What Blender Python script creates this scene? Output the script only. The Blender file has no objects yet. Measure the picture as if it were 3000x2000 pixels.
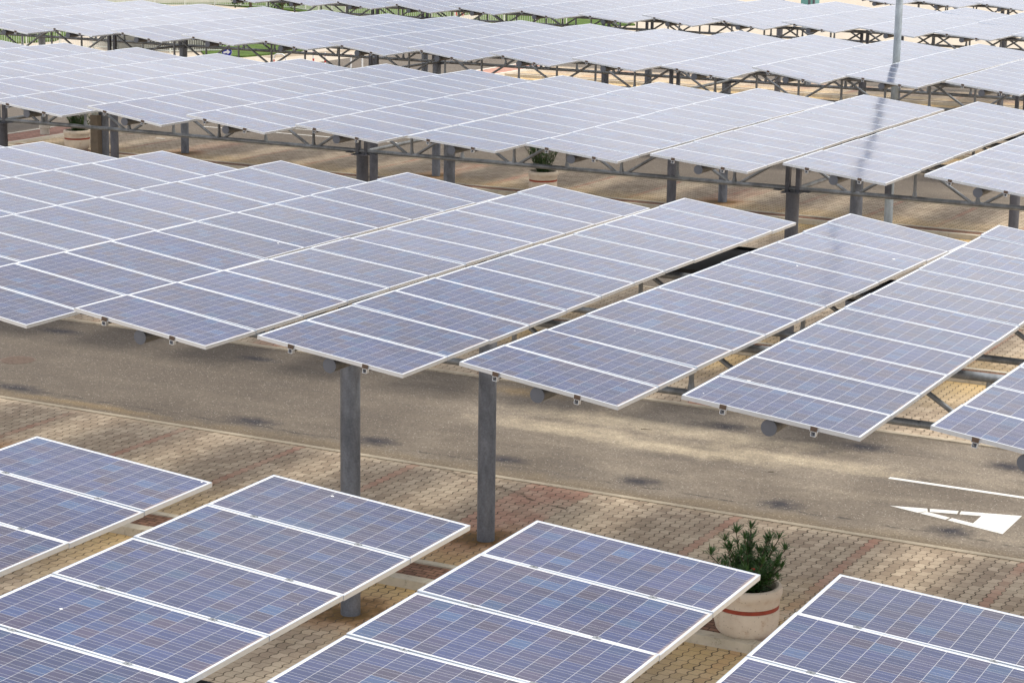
import bpy, math, random
from mathutils import Vector, Matrix
S = bpy.context.scene
random.seed(7)
PI = math.pi

# ------------------------------------------------------------------ camera
YAW, PITCH, ROLL, CAMH = -0.4847321, 0.2169851, 0.0146905, 10.2877
def cam_axes():
    cy, sy = math.cos(YAW), math.sin(YAW)
    F = Vector((sy*math.cos(PITCH), cy*math.cos(PITCH), -math.sin(PITCH)))
    R = Vector((cy, -sy, 0)); U = R.cross(F)
    c, s = math.cos(ROLL), math.sin(ROLL)
    return c*R+s*U, -s*R+c*U, F
R_, U_, F_ = cam_axes()
cam = bpy.data.cameras.new('camera'); co = bpy.data.objects.new('camera', cam)
S.collection.objects.link(co); S.camera = co
cam.sensor_width = 36; cam.lens = 36*6461.07/3000; cam.clip_start = 0.5; cam.clip_end = 3000
M = Matrix.Identity(4)
for i in range(3):
    M[i][0] = R_[i]; M[i][1] = U_[i]; M[i][2] = -F_[i]
M[2][3] = CAMH
co.matrix_world = M

# ------------------------------------------------------------------ world and sun
SUN_EL, SUN_AZ = math.radians(58), math.radians(70)      # azimuth measured from +y towards +x
W = bpy.data.worlds.new('World'); S.world = W; W.use_nodes = True
nt = W.node_tree; nt.nodes.clear()
def wn(t, **k):
    n = nt.nodes.new(t)
    for a, b in k.items(): setattr(n, a, b)
    return n
sky = wn('ShaderNodeTexSky', sky_type='NISHITA', sun_disc=False, sun_elevation=SUN_EL, sun_rotation=SUN_AZ,
         air_density=1.0, dust_density=2.5, ozone_density=1.0)
bg1 = wn('ShaderNodeBackground'); bg1.inputs['Strength'].default_value = 0.12
nt.links.new(sky.outputs[0], bg1.inputs['Color'])
tc = wn('ShaderNodeTexCoord'); mp = wn('ShaderNodeMapping'); mp.inputs['Scale'].default_value = (1, 1, 2.6)
nz = wn('ShaderNodeTexNoise'); nz.inputs['Scale'].default_value = 3.4; nz.inputs['Detail'].default_value = 6
nz.inputs['Roughness'].default_value = 0.55
nt.links.new(tc.outputs['Generated'], mp.inputs[0]); nt.links.new(mp.outputs[0], nz.inputs['Vector'])
cr = wn('ShaderNodeValToRGB'); cr.color_ramp.elements[0].position = 0.30; cr.color_ramp.elements[0].color = (0.52, 0.53, 0.57, 1)
cr.color_ramp.elements[1].position = 0.60; cr.color_ramp.elements[1].color = (0.965, 0.96, 0.975, 1)
nt.links.new(nz.outputs[0], cr.inputs[0])
bg2 = wn('ShaderNodeBackground')
sx = wn('ShaderNodeSeparateXYZ'); nt.links.new(tc.outputs['Generated'], sx.inputs[0])
el = wn('ShaderNodeFloatCurve')                      # bright haze low down, a darker bank of cloud above it, bright overhead
sm = wn('ShaderNodeMath', operation='MULTIPLY_ADD'); sm.inputs[1].default_value = 0.16; nt.links.new(nz.outputs[0], sm.inputs[0]); nt.links.new(sx.outputs[2], sm.inputs[2])
cu = el.mapping.curves[0]
for i, (px_, py_) in enumerate([(0.0, 0.76), (0.27, 0.75), (0.36, 0.58), (0.46, 0.46), (0.56, 0.50), (0.80, 0.86), (1.0, 0.98)]):
    if i < 2: cu.points[0 if i == 0 else 1].location = (px_, py_) if i == 0 else (1.0, 0.98)
    if 0 < i < 6: cu.points.new(px_, py_)
el.mapping.update()
nt.links.new(sm.outputs[0], el.inputs['Value'])
es = wn('ShaderNodeMath', operation='MULTIPLY'); es.inputs[1].default_value = 1.9; nt.links.new(el.outputs[0], es.inputs[0])
nt.links.new(es.outputs[0], bg2.inputs['Strength'])
nt.links.new(cr.outputs[0], bg2.inputs['Color'])
cv = wn('ShaderNodeMapRange'); cv.inputs[1].default_value = 0.30; cv.inputs[2].default_value = 0.46
cv.inputs[3].default_value = 0.55; cv.inputs[4].default_value = 0.97
nt.links.new(nz.outputs[0], cv.inputs[0])
mx = wn('ShaderNodeMixShader'); nt.links.new(cv.outputs[0], mx.inputs[0])
nt.links.new(bg1.outputs[0], mx.inputs[1]); nt.links.new(bg2.outputs[0], mx.inputs[2])
wo = wn('ShaderNodeOutputWorld'); nt.links.new(mx.outputs[0], wo.inputs[0])
sl = bpy.data.lights.new('sun', 'SUN'); sl.energy = 2.6; sl.angle = math.radians(10); sl.color = (1.0, 0.94, 0.83)
so = bpy.data.objects.new('sun', sl); S.collection.objects.link(so)
d = Vector((math.sin(SUN_AZ)*math.cos(SUN_EL), math.cos(SUN_AZ)*math.cos(SUN_EL), math.sin(SUN_EL)))
so.rotation_euler = d.to_track_quat('Z', 'Y').to_euler()
S.view_settings.view_transform = 'Standard'; S.view_settings.look = 'None'
S.view_settings.exposure = 0.24; S.view_settings.gamma = 1.0
S.cycles.max_bounces = 6; S.cycles.diffuse_bounces = 3; S.cycles.glossy_bounces = 4
try: S.cycles.use_denoising = True
except Exception: pass

# ------------------------------------------------------------------ material helpers
class G:
    """small node graph builder"""
    def __init__(s, name):
        s.m = bpy.data.materials.new(name); s.m.use_nodes = True; s.t = s.m.node_tree
        s.b = s.t.nodes['Principled BSDF']; s.x = -300
    def n(s, t, **k):
        o = s.t.nodes.new(t)
        for a, b in k.items(): setattr(o, a, b)
        return o
    def put(s, inp, v):
        if isinstance(v, (int, float)): inp.default_value = v
        elif isinstance(v, tuple): inp.default_value = v if len(v) == len(inp.default_value) else (*v, 1)
        else: s.t.links.new(v, inp)
    def mth(s, op, a, b=0.0, c=None):
        o = s.n('ShaderNodeMath', operation=op); s.put(o.inputs[0], a); s.put(o.inputs[1], b)
        if c is not None: s.put(o.inputs[2], c)
        return o.outputs[0]
    def obj(s): return s.n('ShaderNodeTexCoord').outputs['Object']
    def pos(s): return s.n('ShaderNodeNewGeometry').outputs['Position']
    def sep(s, v):
        o = s.n('ShaderNodeSeparateXYZ'); s.put(o.inputs[0], v); return o.outputs
    def comb(s, x, y, z=0.0):
        o = s.n('ShaderNodeCombineXYZ')
        for i, v in enumerate((x, y, z)): s.put(o.inputs[i], v)
        return o.outputs[0]
    def noise(s, v, scale, detail=4, rough=0.55, dist=0.0, out=0):
        o = s.n('ShaderNodeTexNoise'); s.put(o.inputs['Vector'], v); o.inputs['Scale'].default_value = scale
        o.inputs['Detail'].default_value = detail; o.inputs['Roughness'].default_value = rough
        o.inputs['Distortion'].default_value = dist; return o.outputs[out]
    def white(s, v, out=0):
        o = s.n('ShaderNodeTexWhiteNoise'); s.put(o.inputs['Vector'], v); return o.outputs[out]
    def mix(s, f, a, b, mode='MIX'):
        o = s.n('ShaderNodeMix', data_type='RGBA', blend_type=mode)
        s.put(o.inputs[0], f); s.put(o.inputs[6], a); s.put(o.inputs[7], b); return o.outputs[2]
    def rng(s, v, a, b, c=0.0, d=1.0):
        o = s.n('ShaderNodeMapRange'); s.put(o.inputs[0], v)
        for i, q in enumerate((a, b, c, d)): o.inputs[i+1].default_value = q
        return o.outputs[0]
    def ramp(s, v, stops):
        o = s.n('ShaderNodeValToRGB'); s.put(o.inputs[0], v); e = o.color_ramp.elements
        while len(e) < len(stops): e.new(0.5)
        for el, (p, c) in zip(e, stops): el.position = p; el.color = (*c, 1)
        return o.outputs[0]
    def bump(s, h, strength, dist=0.01):
        o = s.n('ShaderNodeBump'); o.inputs['Strength'].default_value = strength; o.inputs['Distance'].default_value = dist
        s.put(o.inputs['Height'], h); s.t.links.new(o.outputs[0], s.b.inputs['Normal'])
    def set(s, **k):
        for a, v in k.items(): s.put(s.b.inputs[{'base': 'Base Color', 'rough': 'Roughness', 'metal': 'Metallic', 'spec': 'Specular IOR Level',
                                             'ior': 'IOR', 'coat': 'Coat Weight', 'coatr': 'Coat Roughness', 'trans': 'Transmission Weight'}[a]], v)
        return s.m

def plain(name, col, rough=0.6, metal=0.0, var=0.12, scale=6.0, spec=0.5):
    g = G(name); f = g.noise(g.obj(), scale, 5, 0.6)
    k = g.rng(f, 0.3, 0.7, 1-var, 1+var)
    c = g.mix(1.0, col, g.comb(k, k, k), 'MULTIPLY')
    return g.set(base=c, rough=rough, metal=metal, spec=spec)

def mat_cells():
    g = G('solar_cells'); o = g.obj(); X, Y, Z = g.sep(o)
    P = 0.1588
    u = g.mth('DIVIDE', g.mth('ADD', X, 6*P), P); v = g.mth('DIVIDE', g.mth('ADD', Y, 3*P), P)
    fu = g.mth('FRACT', u); fv = g.mth('FRACT', v)
    iu = g.mth('FLOOR', u); iv = g.mth('FLOOR', v)
    info = g.n('ShaderNodeObjectInfo'); rnd = g.mth('MULTIPLY', info.outputs['Random'], 391.0)
    key = g.comb(iu, iv, rnd)
    w = g.white(key, 0); w2 = g.sep(g.white(key, 1))[1]
    col = g.ramp(w, [(0.0, (0.016, 0.026, 0.088)), (0.35, (0.018, 0.030, 0.100)), (0.62, (0.036, 0.030, 0.066)),
                     (0.84, (0.019, 0.034, 0.110)), (0.97, (0.022, 0.052, 0.130))])
    k = g.rng(w2, 0, 1, 0.85, 1.2); col = g.mix(1.0, col, g.comb(k, k, k), 'MULTIPLY')
    vo = g.n('ShaderNodeTexVoronoi'); g.put(vo.inputs['Vector'], g.mix(1.0, o, g.comb(rnd, 0.0, 0.0), 'ADD')); vo.inputs['Scale'].default_value = 90
    kk = g.rng(g.sep(vo.outputs['Color'])[0], 0, 1, 0.86, 1.16); col = g.mix(1.0, col, g.comb(kk, kk, kk), 'MULTIPLY')
    mo = g.rng(info.outputs['Random'], 0, 1, 0.9, 1.12); col = g.mix(1.0, col, g.comb(mo, mo, mo), 'MULTIPLY')
    def line(f, c, hw):
        return g.mth('LESS_THAN', g.mth('ABSOLUTE', g.mth('SUBTRACT', f, c)), hw)
    bus = g.mth('MAXIMUM', line(fv, 0.27, 0.0085), line(fv, 0.73, 0.0085))
    col = g.mix(bus, col, (0.33, 0.34, 0.38))
    eu = g.mth('MINIMUM', fu, g.mth('SUBTRACT', 1.0, fu)); ev = g.mth('MINIMUM', fv, g.mth('SUBTRACT', 1.0, fv))
    gap = g.mth('MAXIMUM', g.mth('LESS_THAN', eu, 0.0115), g.mth('LESS_THAN', ev, 0.010))
    out = g.mth('MAXIMUM', g.mth('GREATER_THAN', g.mth('ABSOLUTE', X), 6*P), g.mth('GREATER_THAN', g.mth('ABSOLUTE', Y), 3*P))
    white_ = g.mth('MAXIMUM', g.mth('MULTIPLY', gap, 0.55), out)
    col = g.mix(white_, col, (0.70, 0.70, 0.70))
    # dust film, tan grime along the low edge, a few bird droppings
    pz = g.pos()
    du = g.rng(g.noise(pz, 0.55, 6, 0.6), 0.35, 0.72, 0.02, 0.07)
    col = g.mix(du, col, (0.42, 0.42, 0.46))
    gr = g.mth('MULTIPLY', g.rng(X, 0.925, 0.968), g.rng(g.noise(pz, 2.2, 4, 0.6), 0.42, 0.6))
    col = g.mix(g.mth('MULTIPLY', gr, 0.75), col, (0.45, 0.33, 0.24))
    sp = g.mth('GREATER_THAN', g.noise(pz, 8.0, 2, 0.4), 0.812)
    col = g.mix(sp, col, (0.75, 0.75, 0.72))
    ro = g.rng(g.noise(pz, 1.3, 5, 0.6), 0.3, 0.7, 0.09, 0.17)
    ro = g.mth('ADD', ro, g.mth('MULTIPLY', sp, 0.5))
    return g.set(base=col, rough=ro, ior=1.5)

def mat_galv(name, col=(0.25, 0.265, 0.28), metal=0.55):
    g = G(name); p = g.pos()
    q = g.mix(1.0, p, (1.0, 1.0, 0.45), 'MULTIPLY')
    f = g.noise(q, 5.0, 6, 0.65); h = g.noise(p, 38.0, 3, 0.6)
    k = g.rng(f, 0.32, 0.68, 0.72, 1.28); k2 = g.rng(h, 0.35, 0.65, 0.9, 1.1)
    c = g.mix(1.0, col, g.comb(k, k, k), 'MULTIPLY'); c = g.mix(1.0, c, g.comb(k2, k2, k2), 'MULTIPLY')
    c = g.mix(g.rng(g.noise(q, 3.1, 6, 0.7), 0.62, 0.70, 0, 0.6), c, (0.05, 0.05, 0.06))
    return g.set(base=c, metal=metal, rough=g.rng(f, 0.3, 0.7, 0.62, 0.42))

def spots(g, X, Y, L, soft=0.55, nz=None):
    """sum of soft elliptical patches (x, y, rx, ry)"""
    tot = None
    for x, y, rx, ry in L:
        a = g.mth('DIVIDE', g.mth('SUBTRACT', X, x), rx); b = g.mth('DIVIDE', g.mth('SUBTRACT', Y, y), ry)
        r = g.mth('SQRT', g.mth('ADD', g.mth('MULTIPLY', a, a), g.mth('MULTIPLY', b, b)))
        if nz is not None: r = g.mth('ADD', r, nz)
        m = g.rng(r, 1.0, soft, 0, 1)
        tot = m if tot is None else g.mth('MAXIMUM', tot, m)
    return tot

OIL = [(-22.61, 32.71, .48, .27), (-19.96, 32.69, .42, .27), (-17.36, 32.78, .36, .24), (-14.76, 32.74, .36, .27), (-12.2, 32.68, .36, .3),
       (-9.34, 32.66, .34, .3), (-27.99, 32.44, .6, .3), (-30.62, 37.0, .5, .25), (-25.44, 37.0, .45, .2), (-14.91, 36.9, .5, .3), (-12.19, 36.85, .45, .3), (-9.6, 36.9, .4, .3)]
def mat_asphalt(detail=True):
    g = G('asphalt'); p = g.pos(); X, Y, Z = g.sep(p)
    base = g.ramp(g.noise(p, 0.35, 7, 0.6), [(0.32, (0.118, 0.097, 0.077)), (0.5, (0.168, 0.140, 0.111)), (0.68, (0.235, 0.198, 0.156))])
    st = g.noise(g.mix(1.0, p, (0.45, 1.2, 1.0), 'MULTIPLY'), 0.8, 8, 0.68, 0.4)
    c = g.mix(g.rng(st, 0.5, 0.72, 0, 0.4), base, (0.36, 0.305, 0.23))
    c = g.mix(g.rng(st, 0.46, 0.30, 0, 0.5), c, (0.115, 0.100, 0.088))
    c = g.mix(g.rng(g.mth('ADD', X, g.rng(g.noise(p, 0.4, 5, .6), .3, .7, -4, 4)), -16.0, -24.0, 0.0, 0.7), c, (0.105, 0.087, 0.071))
    if detail:
        nz = g.rng(g.noise(p, 2.4, 5, 0.65), 0.2, 0.8, -0.45, 0.45)
        sand = spots(g, X, Y, [(-17.3, 35.2, 2.3, .55), (-15.0, 35.0, 2.6, .50), (-13.0, 35.4, 2.8, .5), (-16.0, 36.2, 4.0, .6)], -0.1, nz)
        c = g.mix(g.mth('MULTIPLY', sand, 0.62), c, (0.56, 0.47, 0.33))
        rust = spots(g, X, Y, [(-19.3, 37.3, 1.2, .4), (-26, 32.1, 2.2, .2), (-23, 37.6, 1.5, .2)], 0.2, nz)
        c = g.mix(g.mth('MULTIPLY', rust, 0.45), c, (0.32, 0.22, 0.10))
        nz2 = g.rng(g.noise(p, 5.0, 5, 0.7), 0.2, 0.8, -0.4, 0.4)
        oil = spots(g, X, Y, [(x, y, a*1.45, c_*1.35) for x, y, a, c_ in OIL], 0.15, nz2)
        c = g.mix(g.mth('MULTIPLY', oil, 0.95), c, (0.035, 0.033, 0.040))
        def wline(y0, amp, hw, sc, lo, hi):
            yy = g.mth('ADD', y0, g.mth('MULTIPLY', g.mth('SUBTRACT', g.noise(g.comb(X, y0, 0.0), 0.8, 5, .6), 0.5), amp))
            m = g.rng(g.mth('ABSOLUTE', g.mth('SUBTRACT', Y, yy)), hw, 0.0)
            return g.mth('MULTIPLY', m, g.rng(g.noise(p, sc, 5, .7), lo, hi))
        c = g.mix(g.mth('MULTIPLY', wline(32.45, .5, .06, 3.0, .45, .6), 0.8), c, (0.03, 0.028, 0.028))
        c = g.mix(g.mth('MULTIPLY', wline(36.7, .9, .03, 2.0, .4, .55), 0.6), c, (0.05, 0.045, 0.042))
        for y0, s_ in ((33.6, .35), (35.3, .35), (34.3, .3), (36.1, .3)):       # tyre tracks
            c = g.mix(g.mth('MULTIPLY', wline(y0, .5, .16, 1.2, .35, .7), s_), c, (0.09, 0.078, 0.068))
        edge = g.mth('MULTIPLY', g.rng(g.mth('ADD', Y, g.rng(g.noise(p, 1.2, 5, .6), .3, .7, -.25, .25)), 32.35, 31.95), 0.6)
        c = g.mix(edge, c, (0.20, 0.155, 0.10))
    vo = g.n('ShaderNodeTexVoronoi'); g.put(vo.inputs['Vector'], p); vo.inputs['Scale'].default_value = 42
    s = g.sep(vo.outputs['Color'])[0]
    k = g.rng(s, 0, 1, 0.74, 1.26); c = g.mix(1.0, c, g.comb(k, k, k), 'MULTIPLY')
    fl = g.mth('MULTIPLY', g.mth('GREATER_THAN', s, 0.955), g.mth('LESS_THAN', vo.outputs['Distance'], 0.35))
    c = g.mix(g.mth('MULTIPLY', fl, 0.7), c, (0.62, 0.58, 0.52))
    g.bump(g.noise(p, 60, 3, .7), 0.35, 0.01)
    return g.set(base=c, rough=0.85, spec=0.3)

STR = [-25.8, -23.35, -20.9, -18.5, -12.57, -10.2, -7.9, -5.5, -28.25, -30.7, -33.2, -35.6, -38.1, -40.6, -43.0, -45.5, -48.0, -50.4, -3.0]
COLX = [-15.45, -25.5, -35.6, -45.6, -5.45]
def mat_pavers():
    g = G('paver_blocks'); p = g.pos(); X, Y, Z = g.sep(p)
    A, B = 0.166, 0.20
    tri = g.mth('PINGPONG', g.mth('DIVIDE', Y, B/2), 1.0)            # zigzag joint
    tri = g.rng(tri, 0.25, 0.75, -0.5, 0.5)
    xx = g.mth('DIVIDE', g.mth('ADD', X, g.mth('MULTIPLY', tri, 0.034)), A)
    ix = g.mth('FLOOR', xx); fx = g.mth('FRACT', xx)
    yy = g.mth('DIVIDE', g.mth('ADD', Y, g.mth('MULTIPLY', g.mth('MODULO', ix, 2.0), 0.05)), B)
    iy = g.mth('FLOOR', yy); fy = g.mth('FRACT', yy)
    ex = g.mth('MINIMUM', fx, g.mth('SUBTRACT', 1.0, fx)); ey = g.mth('MINIMUM', fy, g.mth('SUBTRACT', 1.0, fy))
    wv = g.rng(g.noise(p, 1.7, 4, .6), 0.3, 0.7, 0.55, 1.35)
    jx = g.mth('LESS_THAN', ex, g.mth('MULTIPLY', wv, 0.058)); jy = g.mth('LESS_THAN', ey, g.mth('MULTIPLY', wv, 0.034))
    joint = g.mth('MAXIMUM', jx, g.mth('MULTIPLY', jy, 0.8))
    w = g.white(g.comb(ix, iy, 3.0), 0)
    c = g.ramp(w, [(0.0, (0.33, 0.255, 0.185)), (0.5, (0.43, 0.340, 0.250)), (1.0, (0.53, 0.430, 0.320))])
    n1 = g.noise(p, 0.7, 7, 0.62)
    c = g.mix(g.rng(n1, 0.48, 0.72, 0, 0.6), c, (0.55, 0.47, 0.35))
    c = g.mix(g.rng(n1, 0.45, 0.25, 0, 0.6), c, (0.25, 0.20, 0.14))
    nz = g.rng(g.noise(p, 1.8, 5, 0.62), 0.2, 0.8, -0.55, 0.55)
    # red blocks: bay lines and a field around every pair of columns
    r = None
    for x in STR:
        m = g.mth('LESS_THAN', g.mth('ABSOLUTE', g.mth('SUBTRACT', g.mth('MULTIPLY', g.mth('ADD', ix, 0.5), A), x)), 0.085)
        r = m if r is None else g.mth('MAXIMUM', r, m)
    xc = g.mth('MULTIPLY', g.mth('ADD', ix, 0.5), A)
    for x in COLX:
        r = g.mth('MAXIMUM', r, g.mth('MULTIPLY', g.mth('LESS_THAN', g.mth('ABSOLUTE', g.mth('SUBTRACT', xc, x-0.2)), 0.62), g.mth('GREATER_THAN', Y, 27.0) if x == -15.45 else g.mth('MULTIPLY', g.mth('GREATER_THAN', Y, 35.0), 0.55)))
    red = g.ramp(w, [(0.0, (0.37, 0.19, 0.135)), (1.0, (0.46, 0.26, 0.19))])
    fade = g.rng(g.noise(p, 1.1, 5, .6), 0.32, 0.62, 0.15, 0.85)
    c = g.mix(g.mth('MULTIPLY', r, fade), c, red)
    # ochre algae near the islands and the column feet, damp brown patches
    dY = None
    for yc in (10.0, 26.55, 43.2, 60.1, 76.6, 93.3):
        a = g.mth('ABSOLUTE', g.mth('SUBTRACT', Y, yc-0.3)); dY = a if dY is None else g.mth('MINIMUM', dY, a)
    och = g.mth('MULTIPLY', g.rng(g.mth('ADD', dY, g.mth('MULTIPLY', nz, 1.6)), 3.0, 0.6), 0.72)
    c = g.mix(g.mth('MULTIPLY', och, g.rng(g.noise(p, 0.9, 6, .65), .3, .6, .4, 1.0)), c, (0.68, 0.47, 0.19))
    dX = None
    for x in COLX:
        a = g.mth('ABSOLUTE', g.mth('SUBTRACT', X, x)); dX = a if dX is None else g.mth('MINIMUM', dX, a)
    dc = None
    for yc in (24.62, 28.5, 41.3, 45.2, 58.2, 62.1, 74.6, 78.5):
        a = g.mth('ABSOLUTE', g.mth('SUBTRACT', Y, yc)); dc = a if dc is None else g.mth('MINIMUM', dc, a)
    rc = g.mth('SQRT', g.mth('ADD', g.mth('MULTIPLY', dX, dX), g.mth('MULTIPLY', dc, dc)))
    rc = g.mth('ADD', rc, g.mth('MULTIPLY', nz, 0.7))
    c = g.mix(g.rng(rc, 1.0, 0.35, 0, 0.55), c, (0.36, 0.15, 0.055))
    c = g.mix(g.rng(rc, 0.62, 0.25, 0, 0.92), c, (0.13, 0.075, 0.02))
    # efflorescence
    wh = spots(g, X, Y, [(-9.7, 27.6, 1.2, .35), (-8.6, 28.4, 1.6, .4), (-26.5, 66, 2, .8)], 0.2, nz)
    c = g.mix(g.mth('MULTIPLY', wh, 0.6), c, (0.72, 0.68, 0.62))
    # a dark line of debris crossing the paving at a slant
    t_ = g.mth('MULTIPLY', g.mth('ADD', X, 18.35), -0.37); yl = g.mth('ADD', 31.76, g.mth('ADD', t_, g.mth('MULTIPLY', g.mth('SUBTRACT', g.noise(p, 1.5, 4, .6), .5), .5)))
    dl = g.mth('MULTIPLY', g.rng(g.mth('ABSOLUTE', g.mth('SUBTRACT', Y, yl)), .07, .0), g.mth('MULTIPLY', g.mth('LESS_THAN', X, -15.0), g.mth('GREATER_THAN', X, -18.6)))
    c = g.mix(g.mth('MULTIPLY', dl, g.rng(g.noise(p, 8.0, 4, .7), .38, .6)), c, (0.05, 0.035, 0.02))
    c = g.mix(g.mth('MULTIPLY', joint, g.rng(g.noise(p, 3.0, 4, .6), .25, .6, .5, 1.0)), c, (0.085, 0.063, 0.040))
    k = g.rng(g.noise(p, 45, 3, .6), .3, .7, .88, 1.12); c = g.mix(1.0, c, g.comb(k, k, k), 'MULTIPLY')
    g.bump(g.mth('SUBTRACT', 1.0, joint), 0.5, 0.006)
    return g.set(base=c, rough=0.85, spec=0.3)

def mat_concrete(name, a, b, dark=(0.07, 0.065, 0.05)):
    g = G(name); p = g.pos()
    c = g.ramp(g.noise(p, 2.5, 7, 0.65), [(0.3, a), (0.7, b)])
    c = g.mix(g.rng(g.noise(p, 9.0, 6, 0.75), 0.56, 0.72, 0, 0.75), c, dark)
    g.bump(g.noise(p, 30, 4, .7), 0.4, 0.01)
    return g.set(base=c, rough=0.9, spec=0.25)

def mat_brick(name, a, b, mort):
    g = G(name); p = g.pos()
    br = g.n('ShaderNodeTexBrick'); g.put(br.inputs['Vector'], p); br.inputs['Scale'].default_value = 1.0
    for k_, v_ in (('Brick Width', .2), ('Row Height', .1), ('Mortar Size', .008)): br.inputs[k_].default_value = v_
    g.put(br.inputs['Color1'], a); g.put(br.inputs['Color2'], b); g.put(br.inputs['Mortar'], mort)
    k = g.rng(g.noise(p, 3, 6, .7), .3, .7, .6, 1.35)
    return g.set(base=g.mix(1.0, br.outputs[0], g.comb(k, k, k), 'MULTIPLY'), rough=0.9, spec=0.25)

def mat_grass():
    g = G('grass_turf'); p = g.pos()
    c = g.ramp(g.noise(p, 1.2, 8, 0.7), [(0.3, (0.045, 0.078, 0.016)), (0.55, (0.09, 0.145, 0.03)), (0.75, (0.15, 0.19, 0.06))])
    k = g.rng(g.noise(p, 14, 4, .7), .3, .7, .6, 1.35); c = g.mix(1.0, c, g.comb(k, k, k), 'MULTIPLY')
    g.bump(g.noise(p, 20, 5, .8), 0.8, 0.05)
    return g.set(base=c, rough=0.9, spec=0.2)

def mat_pot():
    g = G('pot_concrete'); o = g.obj()
    c = g.ramp(g.noise(o, 3.0, 6, 0.6), [(0.3, (0.58, 0.49, 0.39)), (0.7, (0.72, 0.63, 0.52))])
    vo = g.n('ShaderNodeTexVoronoi'); g.put(vo.inputs['Vector'], o); vo.inputs['Scale'].default_value = 26
    pit = g.mth('MULTIPLY', g.mth('LESS_THAN', vo.outputs['Distance'], 0.2), g.mth('GREATER_THAN', g.sep(vo.outputs['Color'])[0], 0.55))
    c = g.mix(g.mth('MULTIPLY', pit, 0.55), c, (0.22, 0.14, 0.09))
    st = g.rng(g.noise(o, 5.0, 6, 0.7), 0.55, 0.72, 0, 0.5); c = g.mix(st, c, (0.42, 0.24, 0.12))
    return g.set(base=c, rough=0.85, spec=0.3)

def mat_leaf(name, a, b):
    g = G(name); p = g.pos()
    c = g.ramp(g.noise(p, 9.0, 3, 0.6), [(0.3, a), (0.7, b)])
    return g.set(base=c, rough=0.5, spec=0.4)

def mat_glass_sheet(): pass

m_cells = mat_cells()
m_alu = plain('anodised_aluminium', (0.72, 0.77, 0.84), 0.40, 0.85, 0.05, 3.0)
m_galv = mat_galv('galvanised_steel')
m_galvd = mat_galv('dark_galvanised_steel', (0.11, 0.115, 0.135), 0.4)  # darker steel tone for rails, plates and front columns beyond the second row
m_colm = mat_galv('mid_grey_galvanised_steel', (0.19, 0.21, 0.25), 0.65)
m_cap = plain('cap_steel', (0.12, 0.13, 0.155), 0.5, 0.3, 0.1, 8)
m_tube = mat_galv('tube_steel', (0.16, 0.16, 0.16), 0.4)
m_polem = mat_galv('pole_steel', (0.36, 0.41, 0.44), 0.3)
m_rust = plain('rusty_clip', (0.11, 0.075, 0.055), 0.7, 0.2, 0.3, 20)
m_black = plain('black_rubber', (0.015, 0.015, 0.017), 0.6)
m_asph = mat_asphalt(True); m_asph2 = mat_asphalt(False); m_pav = mat_pavers()
m_kerb = mat_concrete('kerb_concrete', (0.46, 0.41, 0.32), (0.62, 0.56, 0.45), (0.12, 0.10, 0.07))
m_kerbf = mat_concrete('flush_kerb_concrete', (0.36, 0.31, 0.235), (0.50, 0.43, 0.33), (0.12, 0.09, 0.06))
m_walk = mat_concrete('walk_concrete', (0.40, 0.345, 0.28), (0.52, 0.455, 0.37), (0.30, 0.25, 0.20))
m_wall = mat_concrete('wall_concrete', (0.16, 0.16, 0.15), (0.26, 0.26, 0.23), (0.10, 0.10, 0.08))
m_cream = mat_concrete('coping_concrete', (0.60, 0.57, 0.50), (0.74, 0.70, 0.62), (0.4, .36, .3))
m_brick = mat_brick('red_brick_paving', (0.40, 0.20, 0.155), (0.50, 0.29, 0.225), (0.25, .16, .12))
m_dbrick = mat_brick('dark_red_brick_paving', (0.19, 0.10, 0.07), (0.31, 0.17, 0.11), (0.05, .035, .02))
m_grass = mat_grass(); m_pot = mat_pot()
m_band = plain('red_band_paint', (0.30, 0.048, 0.022), 0.6, 0, 0.15, 9)
m_soil = plain('dark_soil', (0.018, 0.014, 0.010), 0.95, 0, 0.3, 20)
m_leaf = mat_leaf('oleander_leaf', (0.028, 0.080, 0.018), (0.065, 0.150, 0.032))
m_leafl = mat_leaf('oleander_young_leaf', (0.05, 0.12, 0.03), (0.10, 0.18, 0.05))
m_stem = plain('stem_bark', (0.09, 0.08, 0.045), 0.8)
m_conif = mat_leaf('conifer_leaf', (0.010, 0.030, 0.008), (0.035, 0.07, 0.015))
m_bushl = mat_leaf('hedge_leaf', (0.03, 0.07, 0.012), (0.09, 0.15, 0.03))
m_bark = plain('tree_bark', (0.10, 0.075, 0.05), 0.9, 0, 0.3, 8)
m_blue = plain('sign_blue', (0.008, 0.018, 0.30), 0.35, 0, 0.03)
m_white = plain('white_paint', (0.80, 0.80, 0.79), 0.45, 0, 0.04)
m_red = plain('red_paint', (0.55, 0.02, 0.02), 0.4, 0, 0.05)
m_fence = plain('pale_fence_paint', (0.62, 0.64, 0.58), 0.5, 0, 0.06)
m_teal = plain('teal_plastic', (0.10, 0.26, 0.25), 0.5, 0, 0.08)
m_yell = plain('yellow_plastic', (0.65, 0.58, 0.08), 0.5, 0, 0.05)
m_iron = plain('cast_iron', (0.17, 0.125, 0.10), 0.7, 0.3, 0.3, 14)
m_woodb = plain('brown_box', (0.20, 0.165, 0.125), 0.75, 0, 0.2, 5)
def mat_marking():
    g = G('road_marking'); p = g.pos()
    c = g.ramp(g.noise(p, 30, 4, .7), [(0.33, (0.40, 0.36, 0.30)), (0.45, (0.76, 0.75, 0.71))])
    return g.set(base=c, rough=0.7)
m_mark = mat_marking()

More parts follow.
